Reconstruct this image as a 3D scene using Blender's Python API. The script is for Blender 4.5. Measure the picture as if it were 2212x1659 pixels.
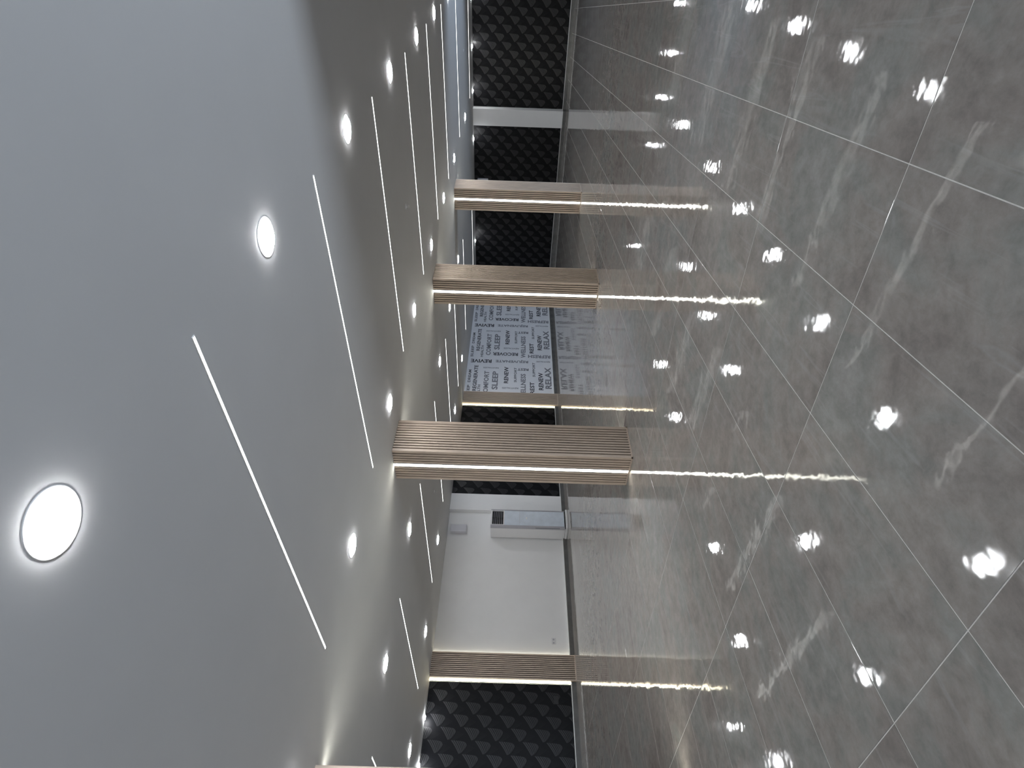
import bpy, math, random
from mathutils import Vector, Matrix
random.seed(7)
for o in list(bpy.data.objects): bpy.data.objects.remove(o)
SC = bpy.context.scene
COL = SC.collection

# ------------------------------------------------------------------ camera
H, F_PX = 1.5284, 1219.38
YAW, PITCH, ROLL = math.radians(-41.077), -0.006294, 0.031515
CEIL = 2.905
XW = -11.82          # left wall plane
YF = 19.13           # far wall plane
fw = Vector((math.sin(YAW)*math.cos(PITCH), math.cos(YAW)*math.cos(PITCH), math.sin(PITCH)))
rt = Vector((math.cos(YAW), -math.sin(YAW), 0)); up = rt.cross(fw)
r2 = rt*math.cos(ROLL)+up*math.sin(ROLL); u2 = up*math.cos(ROLL)-rt*math.sin(ROLL)
cam = bpy.data.objects.new('camera', bpy.data.cameras.new('camera')); COL.objects.link(cam)
cx, cy, cz = -u2, r2, -fw        # the phone was held on its side: picture right is down in the room
cam.matrix_world = Matrix(((cx.x, cy.x, cz.x, 0), (cx.y, cy.y, cz.y, 0), (cx.z, cy.z, cz.z, H), (0, 0, 0, 1)))
cam.data.sensor_fit = 'HORIZONTAL'; cam.data.sensor_width = 36; cam.data.lens = F_PX/2212*36
cam.data.clip_start = 0.02; cam.data.clip_end = 200
SC.camera = cam

# ------------------------------------------------------------------ light
E_DOWN, E_STRIP, E_PILLAR, E_CORNER, E_SPOT = 60, 4.2, 14.0, 9.0, 150
W = bpy.data.worlds.new('sky'); SC.world = W; W.use_nodes = True
W.node_tree.nodes['Background'].inputs[0].default_value = (.62, .72, .9, 1)
W.node_tree.nodes['Background'].inputs[1].default_value = .35
def area(name, loc, target, sx, sy, power, color):
    d = bpy.data.lights.new(name, 'AREA'); d.shape = 'RECTANGLE'; d.size = sx; d.size_y = sy; d.energy = power; d.color = color
    o = bpy.data.objects.new(name, d); COL.objects.link(o); o.location = loc
    o.rotation_euler = (Vector(target)-Vector(loc)).to_track_quat('-Z', 'Y').to_euler()
    return o
area('daylight_near_window', (7.5, 3.75, .25), (-1.0, 3.0, 2.9), 1.0, .7, 520, (.74, .85, 1))
area('daylight_far_window', (4.5, 14.4, .25), (-1.8, 14.4, 2.9), .6, .6, 320, (.60, .76, 1))
vs = SC.view_settings; vs.view_transform = 'Standard'; vs.look = 'None'; vs.exposure = .68; vs.gamma = 1; vs.use_curve_mapping = False
try:
    SC.cycles.use_denoising = True; SC.cycles.max_bounces = 8; SC.cycles.diffuse_bounces = 5; SC.cycles.glossy_bounces = 4
    SC.cycles.sample_clamp_indirect = 6
except Exception: pass

# ------------------------------------------------------------------ materials
def new_mat(name):
    m = bpy.data.materials.new(name); m.use_nodes = True
    return m, m.node_tree.nodes, m.node_tree.links, m.node_tree.nodes['Principled BSDF']
def mat(name, col, rough=.5, metal=0, emit=None, strength=0, spec=.5, var=0, vscale=8, bump=0, bscale=60, stretch=(1, 1, 1)):
    m, N, L, B = new_mat(name)
    B.inputs['Base Color'].default_value = (*col, 1); B.inputs['Roughness'].default_value = rough
    B.inputs['Metallic'].default_value = metal; B.inputs['Specular IOR Level'].default_value = spec
    if emit:
        B.inputs['Emission Color'].default_value = (*emit, 1); B.inputs['Emission Strength'].default_value = strength
    if var or bump:
        tc = N.new('ShaderNodeTexCoord'); mp = N.new('ShaderNodeMapping'); mp.inputs['Scale'].default_value = stretch
        L.new(tc.outputs['Object'], mp.inputs['Vector'])
    if var:
        n = N.new('ShaderNodeTexNoise'); n.inputs['Scale'].default_value = vscale; n.inputs['Detail'].default_value = 5
        L.new(mp.outputs[0], n.inputs['Vector'])
        r = N.new('ShaderNodeMapRange'); r.inputs[1].default_value = .3; r.inputs[2].default_value = .7
        r.inputs[3].default_value = 1-var; r.inputs[4].default_value = 1+var
        L.new(n.outputs['Fac'], r.inputs[0])
        mx = N.new('ShaderNodeVectorMath'); mx.operation = 'SCALE'; mx.inputs[0].default_value = col
        L.new(r.outputs[0], mx.inputs['Scale']); L.new(mx.outputs[0], B.inputs['Base Color'])
    if bump:
        n2 = N.new('ShaderNodeTexNoise'); n2.inputs['Scale'].default_value = bscale; n2.inputs['Detail'].default_value = 3
        L.new(mp.outputs[0], n2.inputs['Vector'])
        b = N.new('ShaderNodeBump'); b.inputs['Strength'].default_value = bump; b.inputs['Distance'].default_value = .01
        L.new(n2.outputs['Fac'], b.inputs['Height']); L.new(b.outputs[0], B.inputs['Normal'])
    return m

M = {}
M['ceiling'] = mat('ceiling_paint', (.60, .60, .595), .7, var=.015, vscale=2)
M['white'] = mat('white_wall_paint', (.86, .86, .86), .6, var=.015, vscale=3)
M['grout'] = mat('grout', (.74, .72, .68), .7, var=.1, vscale=30)
M['skirt'] = mat('skirting_tile', (.13, .128, .122), .25, var=.2, vscale=6)
M['edge'] = mat('white_edge_trim', (.82, .82, .80), .3)
M['oak'] = mat('oak_slat', (.57, .46, .365), .45, var=.13, vscale=14, stretch=(3, 3, .25), bump=.05, bscale=40)
M['oak_dark'] = mat('dark_backing', (.022, .014, .009), .8, var=.2, vscale=10)
M['black'] = mat('black_wallpaper', (.0045, .0045, .0055), .40, bump=.12, bscale=300, spec=.13)
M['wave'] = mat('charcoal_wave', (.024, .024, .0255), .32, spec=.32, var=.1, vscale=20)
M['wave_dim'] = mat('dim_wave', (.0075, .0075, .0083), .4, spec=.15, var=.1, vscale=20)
M['paper'] = mat('word_paper', (.80, .80, .82), .45, var=.02, vscale=4)
M['ink'] = mat('dark_ink', (.03, .03, .036), .5, var=.05)
M['ink_mid'] = mat('mid_grey_ink', (.09, .09, .10), .5, var=.05)
M['ink_pale'] = mat('pale_grey_ink', (.21, .21, .23), .5, var=.05)
M['plastic'] = mat('white_plastic', (.75, .75, .76), .35, var=.01)
M['plastic_grey'] = mat('grey_plastic', (.42, .42, .46), .4, var=.02)
M['plastic_blue'] = mat('bluish_film', (.64, .71, .80), .14, spec=.6, var=.07, vscale=7)
M['black_plastic'] = mat('black_plastic', (.006, .006, .006), .4, var=.02)
M['box_grey'] = mat('pale_grey_plastic', (.62, .62, .67), .4, var=.01)
M['metal'] = mat('brushed_metal', (.6, .6, .6), .3, 1, var=.03)
M['frame'] = mat('aluminium_frame', (.5, .5, .5), .35, .9, var=.03)
M['down'] = mat('downlight_glow', (.9, .9, .9), .4, emit=(.95, .97, 1), strength=E_DOWN)
M['strip'] = mat('strip_glow', (.9, .9, .9), .4, emit=(1, 1, .965), strength=E_STRIP)
M['pillar_led'] = mat('pillar_led_glow', (.9, .9, .9), .4, emit=(1, .985, .88), strength=E_PILLAR)
M['corner_led'] = mat('corner_led_glow', (.9, .9, .9), .4, emit=(1, .96, .72), strength=E_CORNER)
M['corner_soft'] = mat('soft_led_glow', (.9, .9, .9), .4, emit=(1, .96, .76), strength=5.0)
M['spot'] = mat('spot_glow', (.9, .9, .9), .4, emit=(.95, .97, 1), strength=E_SPOT)

def glass():
    m, N, L, B = new_mat('window_glass')
    t = N.new('ShaderNodeBsdfTransparent'); g = N.new('ShaderNodeBsdfGlossy'); g.inputs['Roughness'].default_value = .02
    fr = N.new('ShaderNodeFresnel'); fr.inputs['IOR'].default_value = 1.45
    mx = N.new('ShaderNodeMixShader'); L.new(fr.outputs[0], mx.inputs[0]); L.new(t.outputs[0], mx.inputs[1]); L.new(g.outputs[0], mx.inputs[2])
    L.new(mx.outputs[0], N['Material Output'].inputs['Surface'])
    return m
M['glass'] = glass()

def tile_material():
    """polished grey stone-look porcelain: soft brown and green-grey clouds and pale streaks along the long side, shifted per tile"""
    m, N, L, B = new_mat('polished_stone_tile')
    tc = N.new('ShaderNodeTexCoord'); oi = N.new('ShaderNodeObjectInfo'); at = N.new('ShaderNodeAttribute'); at.attribute_name = 'tile_random'
    ad = N.new('ShaderNodeMath'); ad.operation = 'ADD'; L.new(oi.outputs['Random'], ad.inputs[0]); L.new(at.outputs['Fac'], ad.inputs[1])
    of = N.new('ShaderNodeVectorMath'); of.operation = 'SCALE'; of.inputs[0].default_value = (37, 53, 71); L.new(ad.outputs[0], of.inputs['Scale'])
    po = N.new('ShaderNodeVectorMath'); po.operation = 'ADD'; L.new(tc.outputs['Object'], po.inputs[0]); L.new(of.outputs[0], po.inputs[1])
    def noise(scale, det, st, rough=.55, dist=0):
        mp = N.new('ShaderNodeMapping'); mp.inputs['Scale'].default_value = st; L.new(po.outputs[0], mp.inputs['Vector'])
        n = N.new('ShaderNodeTexNoise'); n.inputs['Scale'].default_value = scale; n.inputs['Detail'].default_value = det
        n.inputs['Roughness'].default_value = rough; n.inputs['Distortion'].default_value = dist
        L.new(mp.outputs[0], n.inputs['Vector']); return n
    def ramp(src, stops):
        r = N.new('ShaderNodeValToRGB'); L.new(src, r.inputs[0]); e = r.color_ramp.elements
        while len(e) < len(stops): e.new(.5)
        for k, (p, c) in enumerate(stops): e[k].position = p; e[k].color = (*c, 1)
        return r
    def mix(kind, fac, a, b):
        x = N.new('ShaderNodeMix'); x.data_type = 'RGBA'; x.blend_type = kind
        if isinstance(fac, float): x.inputs[0].default_value = fac
        else: L.new(fac, x.inputs[0])
        L.new(a, x.inputs[6]); L.new(b, x.inputs[7]); return x.outputs[2]
    cloud = noise(2.2, 7, (1.0, .75, 1), .62, .5)
    base = ramp(cloud.outputs['Fac'], [(.36, (.262, .234, .215)), (.48, (.316, .289, .266)), (.60, (.282, .279, .260)), (.72, (.334, .323, .304))])
    fine = noise(11, 8, (1, .85, 1), .7, .2)
    fr = ramp(fine.outputs['Fac'], [(.3, (.78, .78, .78)), (.7, (1.19, 1.19, 1.19))])
    c = mix('MULTIPLY', 1.0, base.outputs[0], fr.outputs[0])
    streak = noise(3.2, 3, (3.4, .34, 1), .5, .8)
    sr = ramp(streak.outputs['Fac'], [(.60, (0, 0, 0)), (.66, (.30, .30, .30)), (.70, (0, 0, 0))])
    pale = N.new('ShaderNodeRGB'); pale.outputs[0].default_value = (.42, .41, .39, 1)
    c = mix('MIX', sr.outputs[0], c, pale.outputs[0])
    L.new(c, B.inputs['Base Color'])
    gl = noise(2.4, 3, (1, 1, 1), .6, .4)
    gr = N.new('ShaderNodeMapRange'); gr.inputs[1].default_value = .42; gr.inputs[2].default_value = .62; gr.inputs[3].default_value = .022; gr.inputs[4].default_value = .055
    L.new(gl.outputs['Fac'], gr.inputs[0]); L.new(gr.outputs[0], B.inputs['Roughness']); B.inputs['Specular IOR Level'].default_value = .5
    w = noise(6.5, 2, (1, 1, 1), .55); g = noise(520, 1, (1, 1, 1))
    b1 = N.new('ShaderNodeBump'); b1.inputs['Strength'].default_value = .40; b1.inputs['Distance'].default_value = .0035
    L.new(w.outputs['Fac'], b1.inputs['Height'])
    b2 = N.new('ShaderNodeBump'); b2.inputs['Strength'].default_value = .025; b2.inputs['Distance'].default_value = .0006
    L.new(g.outputs['Fac'], b2.inputs['Height']); L.new(b1.outputs[0], b2.inputs['Normal'])
    L.new(b2.outputs[0], B.inputs['Normal'])
    return m
M['tile'] = tile_material()

# ------------------------------------------------------------------ mesh helpers
class MB:
    def __init__(s): s.v = []; s.f = []; s.mi = []; s.cur = 0
    def add(s, vs, fs):
        b = len(s.v); s.v += [tuple(p) for p in vs]; s.f += [tuple(b+i for i in f) for f in fs]; s.mi += [s.cur]*len(fs); return s
    def box(s, x0, x1, y0, y1, z0, z1, c=0):
        """a box; c chamfers the vertical and horizontal edges a little"""
        if c <= 0:
            return s.add([(x, y, z) for z in (z0, z1) for (x, y) in ((x0, y0), (x1, y0), (x1, y1), (x0, y1))],
                         [(3, 2, 1, 0), (4, 5, 6, 7), (0, 1, 5, 4), (1, 2, 6, 5), (2, 3, 7, 6), (3, 0, 4, 7)])
        def ring(z, i): return [(x0+i, y0+c, z), (x0+c, y0+i, z), (x1-c, y0+i, z), (x1-i, y0+c, z), (x1-i, y1-c, z), (x1-c, y1-i, z), (x0+c, y1-i, z), (x0+i, y1-c, z)]
        rs = [ring(z0, c*.6), ring(z0+c, 0), ring(z1-c, 0), ring(z1, c*.6)]
        vs = [p for r in rs for p in r]; fs = [tuple(range(7, -1, -1)), tuple(range(24, 32))]
        for k in range(3):
            for i in range(8):
                j = (i+1) % 8; fs.append((k*8+i, k*8+j, k*8+8+j, k*8+8+i))
        return s.add(vs, fs)
    def lathe(s, prof, cx, cy, n=32, cap0=True, cap1=True):
        """profile [(radius, z), ...] turned about a vertical axis"""
        b = []; fs = []
        for r, z in prof:
            for i in range(n):
                a = 2*math.pi*i/n; b.append((cx+r*math.cos(a), cy+r*math.sin(a), z))
        for k in range(len(prof)-1):
            for i in range(n):
                j = (i+1) % n; fs.append((k*n+i, k*n+j, k*n+n+j, k*n+n+i))
        if cap0: fs.append(tuple(range(n-1, -1, -1)))
        if cap1: fs.append(tuple(range((len(prof)-1)*n, len(prof)*n)))
        return s.add(b, fs)
    def mesh(s, name):
        me = bpy.data.meshes.new(name); me.from_pydata(s.v, [], s.f); me.update(); return me
def link(name, me, material=None, parent=None, loc=None):
    o = bpy.data.objects.new(name, me); COL.objects.link(o)
    if material is not None and not len(me.materials):
        for x in (material if isinstance(material, (list, tuple)) else [material]): me.materials.append(x)
    if parent is not None: o.parent = parent
    if loc is not None: o.location = loc
    return o
def build(mb, name, material, parent=None, loc=None, smooth=False):
    me = mb.mesh(name); o = link(name, me, material, parent, loc)
    if smooth:
        for p in me.polygons: p.use_smooth = True
    return o
def structure(o): o['kind'] = 'structure'; return o
def tag(o, label, cat, group=None):
    o['label'] = label; o['category'] = cat; o['kind'] = 'thing'
    if group: o['group'] = group
    return o
def thing(name, loc, label, cat, group=None, rz=0):
    o = bpy.data.objects.new(name, None); COL.objects.link(o); o.location = loc; o.rotation_euler = (0, 0, rz); o.empty_display_size = .1
    return tag(o, label, cat, group)
def copy_tree(o, parent=None):
    c = o.copy(); COL.objects.link(c)
    if parent is not None: c.parent = parent
    for ch in list(o.children): copy_tree(ch, c)
    return c
ORD = ['zeroth', 'first', 'second', 'third', 'fourth', 'fifth', 'sixth', 'seventh', 'eighth', 'ninth']

# ------------------------------------------------------------------ room shell
XR = 2.0; YB = -2.6
structure(build(MB().box(XW-.2, XR+.2, YB-.2, YF+.2, CEIL, CEIL+.2), 'ceiling', M['ceiling']))
structure(build(MB().box(XW-.2, XW, YB-.2, YF+.2, -.1, CEIL), 'wall_left', M['white']))
structure(build(MB().box(XW, XR+.2, YF, YF+.2, -.1, CEIL), 'wall_far', M['white']))
structure(build(MB().box(XW, XR+.2, YB-.2, YB, -.1, CEIL), 'wall_near', M['white']))
wr = MB(); wr.box(XR, XR+.2, 4.08, 13.6, -.1, CEIL); wr.box(XR, XR+.2, 15.2, YF, -.1, CEIL); wr.box(XR, XR+.2, YB, -2.0, -.1, CEIL)
for a, b in ((-2.0, 4.08), (13.6, 15.2)):
    wr.box(XR, XR+.2, a, b, 2.82, CEIL); wr.box(XR, XR+.2, a, b, -.1, 0)
structure(build(wr, 'wall_right', M['white']))
for n, (a, b) in enumerate(((-2.0, 4.08), (13.6, 15.2))):
    fr = MB(); ys = (a, -.9, b) if n == 0 else (a, b); k = len(ys)-1
    for y in ys:
        fr.box(XR+.07, XR+.13, max(a, y-.03), min(b, y+.03), 0, 2.82)
    fr.box(XR+.07, XR+.13, a, b, 0, .06); fr.box(XR+.07, XR+.13, a, b, 2.76, 2.82)
    w = structure(build(fr, 'window_%d' % (n+1), M['frame']))
    for i in range(k):
        y0 = ys[i]+.03; y1 = ys[i+1]-.03
        build(MB().box(XR+.095, XR+.103, y0, y1, .06, 2.76), 'pane', M['glass'], w)
# paving outside the windows
structure(build(MB().box(XR+.2, 30, -30, 50, -.3, -.05), 'ground', mat('paving', (.3, .3, .31), .8, var=.1, vscale=3)))

# ---- floor: a bed of grout and 0.6 x 1.2 m tiles laid about 7.8 degrees off the walls
TR = math.radians(7.7658); CT, ST = math.cos(TR), math.sin(TR)
OX, OY, SX, SY = .15549, 2.32114, .6, 1.2019
X0, X1, Y0, Y1 = XW, XR, YB, YF
floor = structure(build(MB().box(X0-.1, X1+.1, Y0-.1, Y1+.1, -.1, -.0012), 'floor', M['grout']))
def to_room(a, b): return (a*CT-b*ST, a*ST+b*CT)
def to_tile(x, y): return (x*CT+y*ST, -x*ST+y*CT)
def clip(poly):
    for ax, lim, sg in ((0, X0, 1), (0, X1, -1), (1, Y0, 1), (1, Y1, -1)):
        out = []
        for i in range(len(poly)):
            p, q = poly[i-1], poly[i]
            ip, iq = sg*(p[ax]-lim) >= 0, sg*(q[ax]-lim) >= 0
            if ip != iq:
                t = (lim-p[ax])/(q[ax]-p[ax]); out.append((p[0]+t*(q[0]-p[0]), p[1]+t*(q[1]-p[1])))
            if iq: out.append(q)
        poly = out
        if not poly: return poly
    return poly
def project(x, y, z=0):
    d = Vector((x, y, z-H)); c = d.dot(fw)
    if c < .05: return None
    return 1106-F_PX*d.dot(u2)/c, 1659-(829.5+F_PX*d.dot(r2)/c)
def seen_area(poly):
    a = 0; n = 7; hit = 0
    pts = [project(*p) for p in poly]
    if any(p is None for p in pts): return 0
    ar = abs(sum(pts[i-1][0]*pts[i][1]-pts[i][0]*pts[i-1][1] for i in range(len(pts))))/2
    mx = [sum(p[0] for p in poly)/len(poly), sum(p[1] for p in poly)/len(poly)]
    for p in list(poly)+[mx]:
        for t in (.0, .35, .7):
            q = project(p[0]+(mx[0]-p[0])*t, p[1]+(mx[1]-p[1])*t)
            if q and 0 <= q[0] <= 2212 and 0 <= q[1] <= 1659: hit += 1
    return ar*hit/(3*(len(poly)+1))
GAP, CH, TH = .0024, .0006, .009
def slab(mb, poly, z=0):
    """a tile: polygon in its own frame with a chamfered upper edge"""
    n = len(poly); cxp = sum(p[0] for p in poly)/n; cyp = sum(p[1] for p in poly)/n
    def inset(d):
        out = []
        for i in range(n):
            p0, p, p1 = poly[i-1], poly[i], poly[(i+1) % n]
            e0 = Vector((p[0]-p0[0], p[1]-p0[1])); e1 = Vector((p1[0]-p[0], p1[1]-p[1]))
            if e0.length < 1e-6 or e1.length < 1e-6: out.append(p); continue
            n0 = Vector((-e0.y, e0.x)).normalized(); n1 = Vector((-e1.y, e1.x)).normalized()
            k = n0+n1; k = k/max(.3, 1+n0.dot(n1)); out.append((p[0]+k.x*d, p[1]+k.y*d))
        return out
    rings = [(poly, -TH), (poly, -CH*.8), (inset(CH), 0)]
    vs = [(x, y, zz+z) for pl, zz in rings for x, y in pl]; fs = [tuple(range(2*n, 3*n))]
    for k in range(2):
        for i in range(n):
            j = (i+1) % n; fs.append((k*n+i, k*n+j, (k+1)*n+j, (k+1)*n+i))
    mb.add(vs, fs)
def area_of(p): return sum(p[i-1][0]*p[i][1]-p[i][0]*p[i-1][1] for i in range(len(p)))/2
tiles = []
for i in range(-24, 26):
    for j in range(-8, 18):
        xa, ya = OX-SX*(i+1), OY+SY*j       # i counts away from the window side
        q = [(xa+GAP, ya+GAP), (xa+SX-GAP, ya+GAP), (xa+SX-GAP, ya+SY-GAP), (xa+GAP, ya+SY-GAP)]
        room = [to_room(*p) for p in q]; cl = clip(room)
        if len(cl) < 3 or abs(area_of(cl)) < .004: continue
        whole = len(cl) == 4 and abs(area_of(cl)-area_of(room)) < 1e-7
        tiles.append((seen_area(cl), xa+SX/2, ya+SY/2, whole, cl))
tiles.sort(key=lambda t: -t[0])
full = MB(); slab(full, [(-SX/2+GAP, -SY/2+GAP), (SX/2-GAP, -SY/2+GAP), (SX/2-GAP, SY/2-GAP), (-SX/2+GAP, SY/2-GAP)])
full_me = full.mesh('tile'); full_me.materials.append(M['tile'])
rest = MB(); rest_rnd = []
for k, (ar, tx, ty, whole, cl) in enumerate(tiles):
    loc = [(to_tile(*p)[0]-tx, to_tile(*p)[1]-ty) for p in cl]
    if k < 300:
        if whole: me = full_me
        else:
            mb = MB(); slab(mb, loc); me = mb.mesh('tile'); me.materials.append(M['tile'])
        o = bpy.data.objects.new('tile', me); COL.objects.link(o); o.parent = floor
        rx, ry = to_room(tx, ty); o.location = (rx, ry, 0)
        tilt = .0005 if whole else .0002
        o.rotation_euler = (random.gauss(0, tilt*.6), random.gauss(0, tilt), TR)
    else:
        n0 = len(rest.v); slab(rest, [(x+tx, y+ty) for x, y in loc]); rest_rnd += [random.random()]*(len(rest.v)-n0)
o = build(rest, 'tile', M['tile'], floor); o.rotation_euler = (0, 0, TR); o['kind'] = 'stuff'
at = o.data.attributes.new('tile_random', 'FLOAT', 'POINT')
at.data.foreach_set('value', rest_rnd)

# ---- skirting: dark tile with a bright edge strip on top
def skirting(name, boxes):
    o = structure(build(boxes[0], name, M['skirt'])); build(boxes[1], 'edge_strip', M['edge'], o); return o
SK = .07
a, b = MB(), MB()
for y0, y1 in ((YB, 4.565), (5.075, 8.575), (9.085, 12.515), (13.055, YF)):
    a.box(XW, XW+SK, y0, y1, 0, .094); b.box(XW, XW+SK+.003, y0, y1, .092, .104)
skirting('baseboard_left', (a, b))
a, b = MB(), MB()
for x0, x1 in ((XW+SK, -5.625), (-5.115, XR)):
    a.box(x0, x1, YF-SK, YF, 0, .094); b.box(x0, x1, YF-SK-.003, YF, .092, .104)
skirting('baseboard_far', (a, b))

# ------------------------------------------------------------------ slatted pillars
def cyl_face(mb, *a): mb.box(*a)
PS = .52; PC = .042
def slat_profile(span, n):
    """n slats and n+1 gaps across a span, gap width 12 mm -> list of (start, end)"""
    g = .017; w = (span-g*(n+1))/n; return [(g+(w+g)*k, g+(w+g)*k+w) for k in range(n)]
def make_pillar(x1, y0, label):
    """square column: x from x1-PS to x1, y from y0 to y0+PS"""
    t = thing('pillar', (x1-PS/2, y0+PS/2, 0), label, 'pillar', 'slatted pillars with light lines')
    h = PS/2; d = .02; top = CEIL-.001
    core = MB(); c = h-d
    LW = .024   # half width of the light channel on the two y faces
    ci = c-.03
    core.box(-c, c, -ci, ci, .001, top)
    for sg in (-1, 1):
        for (xa, xb) in ((-c, -LW), (LW, c)):
            ya, yb = sorted((sg*ci, sg*c)); core.box(xa, xb, ya, yb, .001, top)
    build(core, 'core', M['oak_dark'], t)
    for sx in (-1, 1):
        for sy in (-1, 1):
            m = MB(); xs = sorted((sx*h, sx*(h-PC))); ys = sorted((sy*h, sy*(h-PC)))
            m.box(xs[0], xs[1], ys[0], ys[1], .001, top, .002); build(m, 'corner_trim', M['oak'], t)
    for sx in (-1, 1):          # faces towards +x and -x: ten slats
        for a, b in slat_profile(PS-2*PC, 10):
            m = MB(); xs = sorted((sx*c, sx*h)); m.box(xs[0], xs[1], -h+PC+a, -h+PC+b, .016, top, .002); build(m, 'slat', M['oak'], t)
    for sy in (-1, 1):          # faces towards +y and -y: four slats on each side of the light channel
        for s0 in (-h+PC, LW):
            for a, b in slat_profile(h-PC-LW, 4):
                m = MB(); ys = sorted((sy*c, sy*h)); m.box(s0+a, s0+b, ys[0], ys[1], .016, top, .002); build(m, 'slat', M['oak'], t)
        m = MB(); ys = sorted((sy*(ci+.001), sy*(ci+.016))); m.box(-LW+.003, LW-.003, ys[0], ys[1], .012, top-.004, .003)
        build(m, 'light_strip', M['pillar_led'], t)
        m = MB()
        for xa, xb in ((-LW-.003, -LW+.001), (LW-.001, LW+.003)):
            ys = sorted((sy*(ci+.0), sy*(h-.001))); m.box(xa, xb, ys[0], ys[1], .002, top)
        build(m, 'light_channel', M['edge'], t)
    m = MB(); e = h+.003
    m.box(-e, e, -e, -h+.012, .0005, .016); m.box(-e, e, h-.012, e, .0005, .016); m.box(-e, -h+.012, -e, e, .0005, .016); m.box(h-.012, e, -e, e, .0005, .016)
    build(m, 'base_trim', M['oak'], t)
    return t
make_pillar(-5.10, 4.565, 'oak slat pillar with white light line, the tallest and nearest-standing of three in the row'.replace('nearest-standing', 'frontmost'))
make_pillar(-5.10, 8.575, 'oak slat pillar with white light line, standing in the middle of the row of three')
make_pillar(-5.10, 12.56, 'oak slat pillar with white light line, smallest and farther back than the other two')
make_pillar(-5.045, .79, 'slatted pillar only just showing as a sliver at the picture edge')

def make_pilaster(y0, label):
    t = thing('pilaster', (XW, y0+.25, 0), label, 'pilaster', 'slatted pilasters on the wall')
    D = .12; hw = .25; top = CEIL-.001; d = .02
    build(MB().box(.003, D-d, -hw+.002, hw-.002, .001, top), 'core', M['oak_dark'], t)
    for sy in (-1, 1):
        ys = sorted((sy*hw, sy*(hw-.03))); build(MB().box(.003, D, ys[0], ys[1], .001, top, .002), 'side_board', M['oak'], t)
    for a, b in slat_profile(2*hw-.06, 11):
        build(MB().box(D-d, D, -hw+.03+a, -hw+.03+b, .016, top, .002), 'slat', M['oak'], t)
    build(MB().box(.003, D+.003, -hw-.002, hw+.002, .0005, .016), 'base_trim', M['oak'], t)
    build(MB().box(.004, .022, -hw-.022, -hw-.004, .105, top-.004, .004), 'light_strip', M['corner_led'], t)
    build(MB().box(.010, .030, hw+.004, hw+.012, .105, top-.004, .002), 'light_strip', M['corner_soft'], t)
    build(MB().box(.003, .034, -hw-.034, -hw-.029, .103, top-.002), 'light_channel', M['edge'], t)
    return t
make_pilaster(4.57, 'flat oak slat pilaster between the white wall and a black leaf-pattern panel')
make_pilaster(12.53, 'distant oak pilaster beside the panel of printed words, light line along its edge')
t = thing('pilaster', (XW, 8.83, 0), 'plain white pilaster behind the air conditioner, next to a black panel', 'pilaster')
build(MB().box(.001, .12, -.25, .25, .09, CEIL-.001, .003), 'shaft', M['white'], t)
build(MB().box(.001, .122, -.252, .252, .001, .09), 'skirting_band', M['skirt'], t)
t = thing('column', (-5.37, YF, 0), 'plain white column on the far wall between two black panels', 'column')
build(MB().box(-.25, .25, -.25, -.001, .09, CEIL-.001, .003), 'shaft', M['white'], t)
build(MB().box(-.252, .252, -.252, -.001, .001, .09), 'skirting_band', M['skirt'], t)

# ------------------------------------------------------------------ black panels with leaf-shaped wave relief
def leaf_strokes():
    """ribbons of one leaf in (down, across) metres; top edge to the lower boundary"""
    def bez(p, n):
        k = len(p)-1; out = []
        for i in range(n+1):
            t = i/n; x = y = 0
            for j, q in enumerate(p):
                w = math.comb(k, j)*(1-t)**(k-j)*t**j; x += w*q[0]; y += w*q[1]
            out.append((x, y))
        return out
    topc = bez([(0, 0), (.11, .0), (.20, .005), (.262, .022)], 60)
    botc = bez([(.16, .212), (.215, .212), (.262, .15), (.300, .082)], 60)
    bright = []
    n = 7
    for k in range(n):
        t = (k+.5)/n; w = .34/n
        a0, a1 = topc[int(60*max(0, t-w))], topc[int(60*min(1, t+w))]
        b0, b1 = botc[int(60*max(0, t-w))], botc[int(60*min(1, t+w))]
        bulge = .012+.022*t
        e0 = bez([a0, (a0[0]*.52+b0[0]*.48+bulge, a0[1]*.55+b0[1]*.45), b0], 6)
        e1 = bez([a1, (a1[0]*.52+b1[0]*.48+bulge, a1[1]*.55+b1[1]*.45), b1], 6)
        bright.append((e0, e1))
    dim = []
    for k in range(5):
        s = k*.026
        e0 = bez([(.235+s*.5, .215), (.30+s*.8, .16), (.335+s, .065+s*.4)], 5)
        e1 = bez([(.244+s*.5, .217), (.310+s*.8, .166), (.345+s, .070+s*.4)], 5)
        dim.append((e0, e1))
    return bright, dim
BRIGHT, DIM = leaf_strokes()
def clip_poly(poly, a0, a1, d0, d1):
    for ax, lim, sg in ((0, d0, 1), (0, d1, -1), (1, a0, 1), (1, a1, -1)):
        out = []
        for i in range(len(poly)):
            p, q = poly[i-1], poly[i]; ip, iq = sg*(p[ax]-lim) >= 0, sg*(q[ax]-lim) >= 0
            if ip != iq:
                t = (lim-p[ax])/(q[ax]-p[ax]); out.append((p[0]+t*(q[0]-p[0]), p[1]+t*(q[1]-p[1])))
            if iq: out.append(q)
        poly = out
        if len(poly) < 3: return []
    return poly
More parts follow.
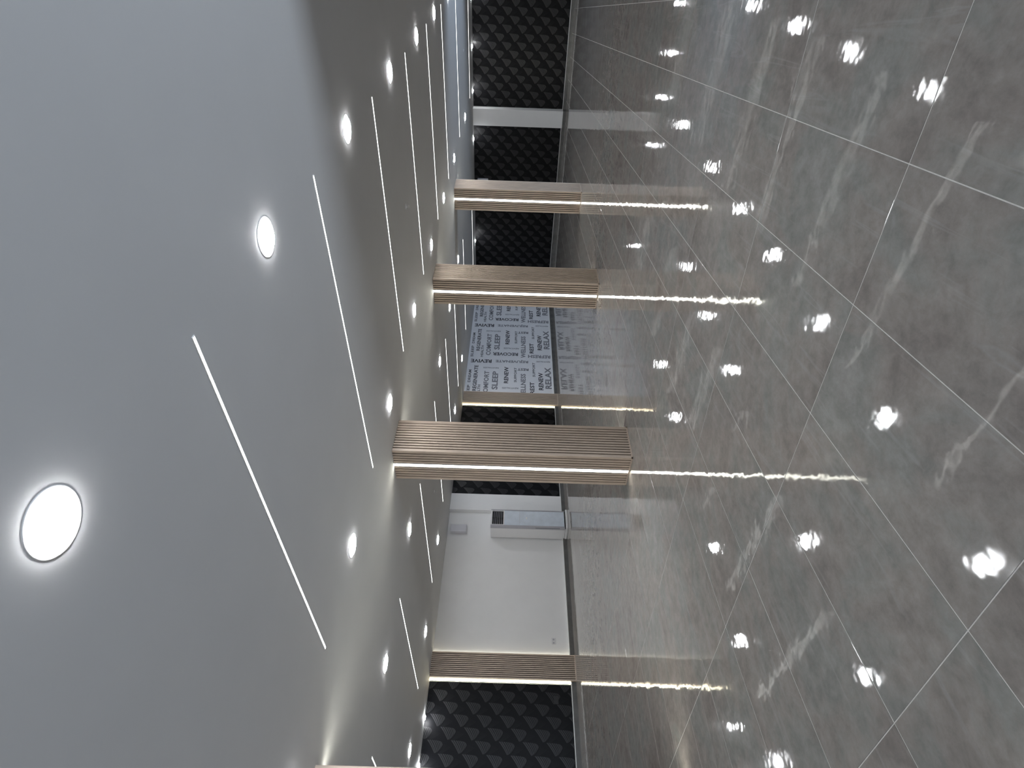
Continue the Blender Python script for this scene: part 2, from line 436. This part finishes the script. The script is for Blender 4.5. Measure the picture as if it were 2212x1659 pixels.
def leaf_panel(label, to3, a0, a1, phase, out, base_box, lift=.0015):
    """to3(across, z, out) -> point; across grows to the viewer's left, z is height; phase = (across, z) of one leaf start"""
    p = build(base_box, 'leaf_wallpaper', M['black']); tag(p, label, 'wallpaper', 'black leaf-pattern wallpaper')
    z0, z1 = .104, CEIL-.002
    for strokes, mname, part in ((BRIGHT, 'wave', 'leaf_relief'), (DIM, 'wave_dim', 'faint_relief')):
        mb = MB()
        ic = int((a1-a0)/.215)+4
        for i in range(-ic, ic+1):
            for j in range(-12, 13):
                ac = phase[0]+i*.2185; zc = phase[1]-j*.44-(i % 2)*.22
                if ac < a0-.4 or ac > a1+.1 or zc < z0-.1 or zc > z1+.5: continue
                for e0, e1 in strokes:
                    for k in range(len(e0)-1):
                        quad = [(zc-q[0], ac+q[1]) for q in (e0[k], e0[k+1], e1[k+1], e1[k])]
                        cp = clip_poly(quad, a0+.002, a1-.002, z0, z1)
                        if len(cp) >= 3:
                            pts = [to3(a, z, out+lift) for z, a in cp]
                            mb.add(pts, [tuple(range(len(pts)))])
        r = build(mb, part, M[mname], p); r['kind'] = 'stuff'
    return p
def left_panel(y0, y1, label, phase):
    return leaf_panel(label, lambda a, z, o: (XW+o, -a, z), -y1, -y0, phase, .012, MB().box(XW+.002, XW+.012, y0, y1, .102, CEIL-.001))
left_panel(1.0, 4.53, 'black leaf-pattern wallpaper beside the closest slatted pilaster'.replace('closest', 'big'), (-4.383, 2.387))
left_panel(9.085, 12.485, 'black leaf-pattern wallpaper seen on both sides of the tallest slat pillar', (-12.2, 2.41))
def far_panel(x0, x1, label, phase):
    return leaf_panel(label, lambda a, z, o: (-a, YF-o, z), -x1, -x0, phase, .012, MB().box(x0, x1, YF-.012, YF-.002, .102, CEIL-.001))
far_panel(-5.118, XR, 'black leaf-pattern far wallpaper reaching the picture edge beyond the white column', (3.116, 2.277))
far_panel(XW+.013, -5.622, 'black leaf-pattern far wallpaper between the white column and the word wall', (6.2, 2.40))

# ------------------------------------------------------------------ wall of printed words
wp = build(MB().box(XW+.002, XW+.012, 13.06, YF-.013, .102, CEIL-.001), 'word_panel', M['paper'])
tag(wp, 'pale grey wall panel printed with repeated sleep and wellness words', 'wall panel')
FONT_MESH = {}
def word_mesh(text, bold):
    if (text, bold) in FONT_MESH: return FONT_MESH[(text, bold)]
    cu = bpy.data.curves.new('word', 'FONT'); cu.body = text; cu.size = 1; cu.resolution_u = 2
    cu.offset = .030 if bold else .024
    o = bpy.data.objects.new('word', cu); COL.objects.link(o)
    dg = bpy.context.evaluated_depsgraph_get(); me = bpy.data.meshes.new_from_object(o.evaluated_get(dg))
    bpy.data.objects.remove(o); bpy.data.curves.remove(cu)
    vs = [tuple(v.co) for v in me.vertices]; fs = [tuple(p.vertices) for p in me.polygons]
    xs = [v[0] for v in vs]; ys = [v[1] for v in vs]; x0, x1, y0, y1 = min(xs), max(xs), min(ys), max(ys)
    FONT_MESH[(text, bold)] = ([((v[0]-x0)/(x1-x0), (v[1]-y0)/(y1-y0)) for v in vs], fs)
    bpy.data.meshes.remove(me)
    return FONT_MESH[(text, bold)]
HW = [('SLEEP', 14.88, 15.50, 2.79, .088, 'ink_mid', 0), ('DREAM', 15.63, 16.25, 2.79, .088, 'ink_mid', 0), ('REGENERATE', 15.22, 16.49, 2.60, .125, 'ink_mid', 1),
      ('HEALTH', 14.89, 15.52, 2.457, .085, 'ink_mid', 0), ('COMFORT', 14.99, 16.21, 2.244, .16, 'ink_pale', 1), ('SLEEP', 15.31, 16.21, 1.964, .19, 'ink_pale', 1),
      ('RENEW', 15.63, 16.45, 1.608, .14, 'ink', 0), ('SUPPORT', 15.69, 16.42, 1.312, .082, 'ink_mid', 0), ('WELLNESS', 14.90, 16.12, 1.059, .16, 'ink_pale', 1),
      ('REST', 15.16, 15.72, .774, .14, 'ink', 0), ('SUPPORT', 15.98, 16.71, .711, .085, 'ink_mid', 0), ('RENEW', 15.35, 16.20, .49, .15, 'ink', 0), ('RELAX', 15.42, 16.48, .254, .20, 'ink_pale', 1)]
VW = [('REVITALIZE', 1.866, 2.374, 16.38, .06, 'ink_pale', 0), ('REST', .886, 1.248, 16.337, .12, 'ink_mid', 0), ('REVITALIZE', 1.214, 1.731, 15.401, .07, 'ink_pale', 0),
      ('RECOVER', 1.238, 2.092, 15.077, .17, 'ink', 0), ('REFRESH', .142, .893, 14.992, .17, 'ink_pale', 1), ('REVIVE', 2.114, 2.803, 14.67, .18, 'ink', 0),
      ('REJUVENATE', .895, 1.975, 14.702, .16, 'ink_pale', 1), ('REVITALIZE', .164, .618, 14.722, .065, 'ink_pale', 0)]
YA, YB2 = 13.065, YF-.02
def clip_y(poly):
    for lim, sg in ((YA, 1), (YB2, -1)):
        out = []
        for i in range(len(poly)):
            p, q = poly[i-1], poly[i]; ip, iq = sg*(p[0]-lim) >= 0, sg*(q[0]-lim) >= 0
            if ip != iq:
                t = (lim-p[0])/(q[0]-p[0]); out.append((lim, p[1]+t*(q[1]-p[1])))
            if iq: out.append(q)
        poly = out
        if len(poly) < 3: return []
    return poly
def word(fn, text, m, bold):
    vs, fs = word_mesh(text, bold); pts = [fn(u, v) for u, v in vs]; mb = MB()
    inside = all(YA <= p[0] <= YB2 for p in pts)
    if inside: mb.add([(XW+.0132, p[0], p[1]) for p in pts], fs)
    else:
        for f in fs:
            cp = clip_y([pts[i] for i in f])
            if len(cp) >= 3: mb.add([(XW+.0132, p[0], p[1]) for p in cp], [tuple(range(len(cp)))])
    if mb.f: build(mb, 'word', M[m], wp)
for rep in (-1, 0, 1):
    dy = rep*2.055
    for tx, ya, yb, zc, cap, m, bo in HW:
        word(lambda u, v: (ya+dy+(yb-ya)*u, zc-cap/2+cap*v), tx, m, bo)
    for tx, za, zb, yc, cap, m, bo in VW:
        word(lambda u, v: (yc+dy+cap/2-cap*v, za+(zb-za)*u), tx, m, bo)

# ------------------------------------------------------------------ air conditioner
t = thing('air_conditioner', (XW+.03, 8.11, 0), 'tall white floor-standing air conditioner with black grille at top', 'air conditioner')
dx, hw, top = .46, .255, 1.85
b = MB(); b.box(0, dx-.055, -hw, hw, .06, top, .012); build(b, 'body', M['plastic'], t)
b = MB(); b.box(-.005, dx+.035, -hw-.012, hw+.012, .001, .055, .012); build(b, 'base', M['plastic'], t)
b = MB(); b.box(.03, dx-.01, -hw+.02, hw-.02, .055, .075); build(b, 'base_gap', M['black_plastic'], t)
for sy in (-1, 1):          # rounded grey front edges
    b = MB(); ya, yb = sorted((sy*hw, sy*(hw-.045)))
    prof = [(dx-.075, sy*(hw+.0005)), (dx-.045, sy*(hw+.0005)), (dx-.018, sy*(hw-.010)), (dx, sy*(hw-.034)), (dx, sy*(hw-.048)), (dx-.075, sy*(hw-.048))]
    n = len(prof); vs = [(x, y, z) for z in (.078, top-.002) for x, y in prof]
    fs = [tuple(range(n-1, -1, -1)), tuple(range(n, 2*n))]+[(i, (i+1) % n, n+(i+1) % n, n+i) for i in range(n)]
    b.add(vs, fs); e = build(b, 'edge_post', M['plastic_grey'], t)
    b = MB(); n = (.004, .003)
    q = [(dx-.041, hw-.0015), (dx-.021, hw-.0090), (dx-.021+n[0]*.4, hw-.0090+n[1]*.6), (dx-.041+n[0]*.4, hw-.0015+n[1]*.6)]
    b.add([(x, sy*y, z) for z in (.20, .78) for x, y in q], [(3, 2, 1, 0), (4, 5, 6, 7)]+[(i, (i+1) % 4, 4+(i+1) % 4, 4+i) for i in range(4)])
    build(b, 'grip', mat('grip_grey', (.22, .22, .24), .5), e)
pw = hw-.05
b = MB(); b.box(dx-.03, dx+.001, -pw, pw, .09, 1.525, .004); build(b, 'front_panel', M['plastic_blue'], t)
b = MB(); b.box(dx-.001, dx+.0018, -pw+.01, pw-.01, 1.152, 1.157); build(b, 'panel_seam', M['plastic_grey'], t)
b = MB()
b.box(dx-.056, dx+.002, -pw, pw, 1.525, 1.548); b.box(dx-.056, dx+.002, -pw, pw, 1.815, top-.004)
b.box(dx-.03, dx+.002, -pw, -pw+.012, 1.548, 1.815); b.box(dx-.03, dx+.002, pw-.012, pw, 1.548, 1.815)
gf = build(b, 'grille_frame', M['plastic'], t)
build(MB().box(dx-.05, dx-.04, -pw+.012, pw-.012, 1.548, 1.815), 'grille_back', M['black_plastic'], t)
for k in range(5):
    z = 1.548+.267*(k+1)/6
    build(MB().box(dx-.034, dx-.001, -pw+.012, pw-.012, z-.004, z+.004, .002), 'louver', M['plastic_grey'], gf)
build(MB().box(dx-.03, dx-.002, -.005, .005, 1.548, 1.815), 'divider', M['black_plastic'], gf)
o = build(MB().box(dx+.0012, dx+.003, -.03, .03, .98, 1.01, .0008), 'badge', M['plastic'], t)

# ------------------------------------------------------------------ small wall fittings
def wall_box(loc, sx, sy, z0, z1, label, cat='box'):
    t = thing('wall_box', loc, label, cat)
    build(MB().box(*sx, *sy, z0, z1, .008), 'case', M['box_grey'], t)
    return t
t = wall_box((XW, 8.05, 0), (.001, .11), (-.10, .10), 2.44, 2.83, 'small white box high on the white wall above the air conditioner')
build(MB().box(.02, .1105, -.1005, .1005, 2.455, 2.460), 'seam', M['plastic_grey'], t)
t = wall_box((-7.48, YF-.012, 0), (-.09, .09), (-.11, -.001), 2.44, 2.80, 'small white box on the far black panel, half hidden behind the smallest slat pillar')
build(MB().box(-.0905, .0905, -.1105, -.02, 2.455, 2.460), 'seam', M['plastic_grey'], t)
def socket(y, z, material, label, out, slots=True):
    t = thing('socket', (XW+out, y, z), label, 'socket')
    build(MB().box(.0005, .010, -.072, .072, -.044, .044, .003), 'plate', material, t)
    for sy in (-.035, .035):
        b = MB(); b.lathe([(.019, .0), (.019, .0008)], 0, 0, 12)
        b.v = [(.0098+p[2], p[0]+sy, p[1]) for p in b.v]
        build(b, 'outlet_face', M['plastic_grey'] if material is M['plastic'] else material, t)
    return t
socket(5.39, .412, M['plastic'], 'white double socket low on the white wall near the slatted pilaster', .0)
socket(4.24, .408, M['black_plastic'], 'black socket low on the big black panel by the first pilaster', .013)
socket(11.93, .42, M['black_plastic'], 'black socket low on the black panel behind the tallest slat pillar', .013)

# ------------------------------------------------------------------ ceiling lights
def make_downlight():
    t = thing('downlight', (0, 0, CEIL), '', 'downlight', 'round downlights')
    b = MB(); b.lathe([(.0940, -.0012), (.1110, -.0022), (.1130, -.0020), (.1140, -.0005)], 0, 0, 40, False, False)
    build(b, 'rim', M['edge'], t, smooth=True)
    b = MB(); b.lathe([(.0938, -.0008), (.0925, -.0050), (.086, -.0110), (.05, -.0150), (.0, -.0160)], 0, 0, 40, True, False)
    build(b, 'diffuser', M['down'], t)
    return t
DY = [1.0, 2.89, 4.79, 6.73, 8.70, 10.65, 12.83, 15.9]
DX = {'open': -1.49, 'front': -4.53, 'behind': -7.05, 'wall': -10.25}
DL_TEXT = {'open': ('in the open-side row', range(0, 7)),
           'front': ('in the row before the pillars', range(1, 8)),
           'behind': ('in the row behind the pillars', range(1, 7)),
           'wall': ('in the row along the wall', range(1, 8))}
SKIP = {('open', 7), ('behind', 0), ('wall', 0), ('behind', 7), ('wall', 7)}
first = make_downlight(); used = False
for row in ('open', 'front', 'behind', 'wall'):
    n = 0
    for k, y in enumerate(DY):
        if (row, k) in SKIP: continue
        o = copy_tree(first) if used else first
        used = True; o.location = (DX[row], y, CEIL)
        if row == 'front' and k == 0: o['label'] = 'downlight in front of the slat pillars, its glow only at the picture edge'; continue
        n += 1; o['label'] = 'glowing round downlight, %s from the camera %s' % (ORD[n], DL_TEXT[row][0])
def make_strip():
    t = thing('ceiling_light_line', (0, 0, CEIL), '', 'light', 'ceiling light lines')
    b = MB(); w = .0085
    b.box(-1.515, 1.515, -w-.003, -w, -.004, -.0005); b.box(-1.515, 1.515, w, w+.003, -.004, -.0005)
    b.box(-1.518, -1.515, -w-.003, w+.003, -.004, -.0005); b.box(1.515, 1.518, -w-.003, w+.003, -.004, -.0005)
    build(b, 'housing', M['edge'], t)
    b = MB(); b.box(-1.512, 1.512, -w+.001, w-.001, -.0055, -.0004, .0015); build(b, 'diffuser', M['strip'], t)
    return t
SYL = [1.96, 3.81, 5.77, 7.72, 9.68, 11.60, 14.25, 17.65]
first = make_strip(); used = False
for xm, txt in ((-3.01, 'before the pillars'), (-8.74, 'behind the pillars')):
    for k, y in enumerate(SYL):
        o = copy_tree(first) if used else first
        used = True; o.location = (xm, y, CEIL); o['label'] = 'thin glowing ceiling light line, %s from the camera, %s' % (ORD[k+1], txt)
def make_spot():
    t = thing('spotlight', (0, 0, CEIL), '', 'spotlight', 'small wall-washing spots')
    b = MB(); b.lathe([(.052, -.0005), (.052, -.005), (.044, -.008)], 0, 0, 20, True, False); build(b, 'rim', M['edge'], t)
    b = MB(); b.lathe([(.042, -.006), (.042, -.018), (.030, -.026), (.0, -.028)], 0, 0, 20, True, False); build(b, 'lamp', M['spot'], t)
    return t
first = make_spot(); used = False
for x, y, lab in ((-2.2, 18.78, 'small spotlight over the far black panel, just past the picture edge'),
                  (-3.41, 18.78, 'tiny spotlight over the far black wallpaper, second from the white column on its open side'),
                  (-4.60, 18.78, 'tiny spotlight over the far black wallpaper, first from the white column on its open side'),
                  (-6.00, 18.78, 'tiny bright spotlight over the far black panel between white column and slat pillar'),
                  (-9.55, 18.78, 'tiny bright spotlight over the far black panel seen between two slat pillars'),
                  (-11.64, 3.82, 'tiny spotlight at the ceiling edge over the big black panel, beside its pilaster'),
                  (-11.64, 3.05, 'tiny spotlight over the big black panel, away from its pilaster at the picture edge')):
    o = copy_tree(first) if used else first
    used = True; o.location = (x, y, CEIL); o['label'] = lab
# fire sprinkler heads
def make_sprinkler():
    t = thing('sprinkler', (0, 0, CEIL), '', 'sprinkler', 'ceiling sprinkler heads')
    b = MB(); b.lathe([(.034, -.0005), (.034, -.004), (.020, -.010)], 0, 0, 18, True, True); build(b, 'escutcheon', M['plastic'], t)
    b = MB(); b.lathe([(.010, -.010), (.010, -.026), (.006, -.030)], 0, 0, 10, True, True)
    for s in (-1, 1): b.box(s*.012-.002, s*.012+.002, -.002, .002, -.040, -.010)
    build(b, 'frame', M['metal'], t)
    b = MB(); b.lathe([(.020, -.0405), (.020, -.0425)], 0, 0, 12, True, True); build(b, 'deflector', M['metal'], t)
    return t
first = make_sprinkler(); used = False
for x, y, lab in ((-3.05, 6.86, 'small sprinkler head on the ceiling between light lines before the pillars'),
                  (-8.83, 6.88, 'small sprinkler head on the ceiling between light lines behind the tallest pillar'),
                  (-3.00, 15.96, 'tiny sprinkler head far back between the last two ceiling light lines')):
    o = copy_tree(first) if used else first
    used = True; o.location = (x, y, CEIL); o['label'] = lab
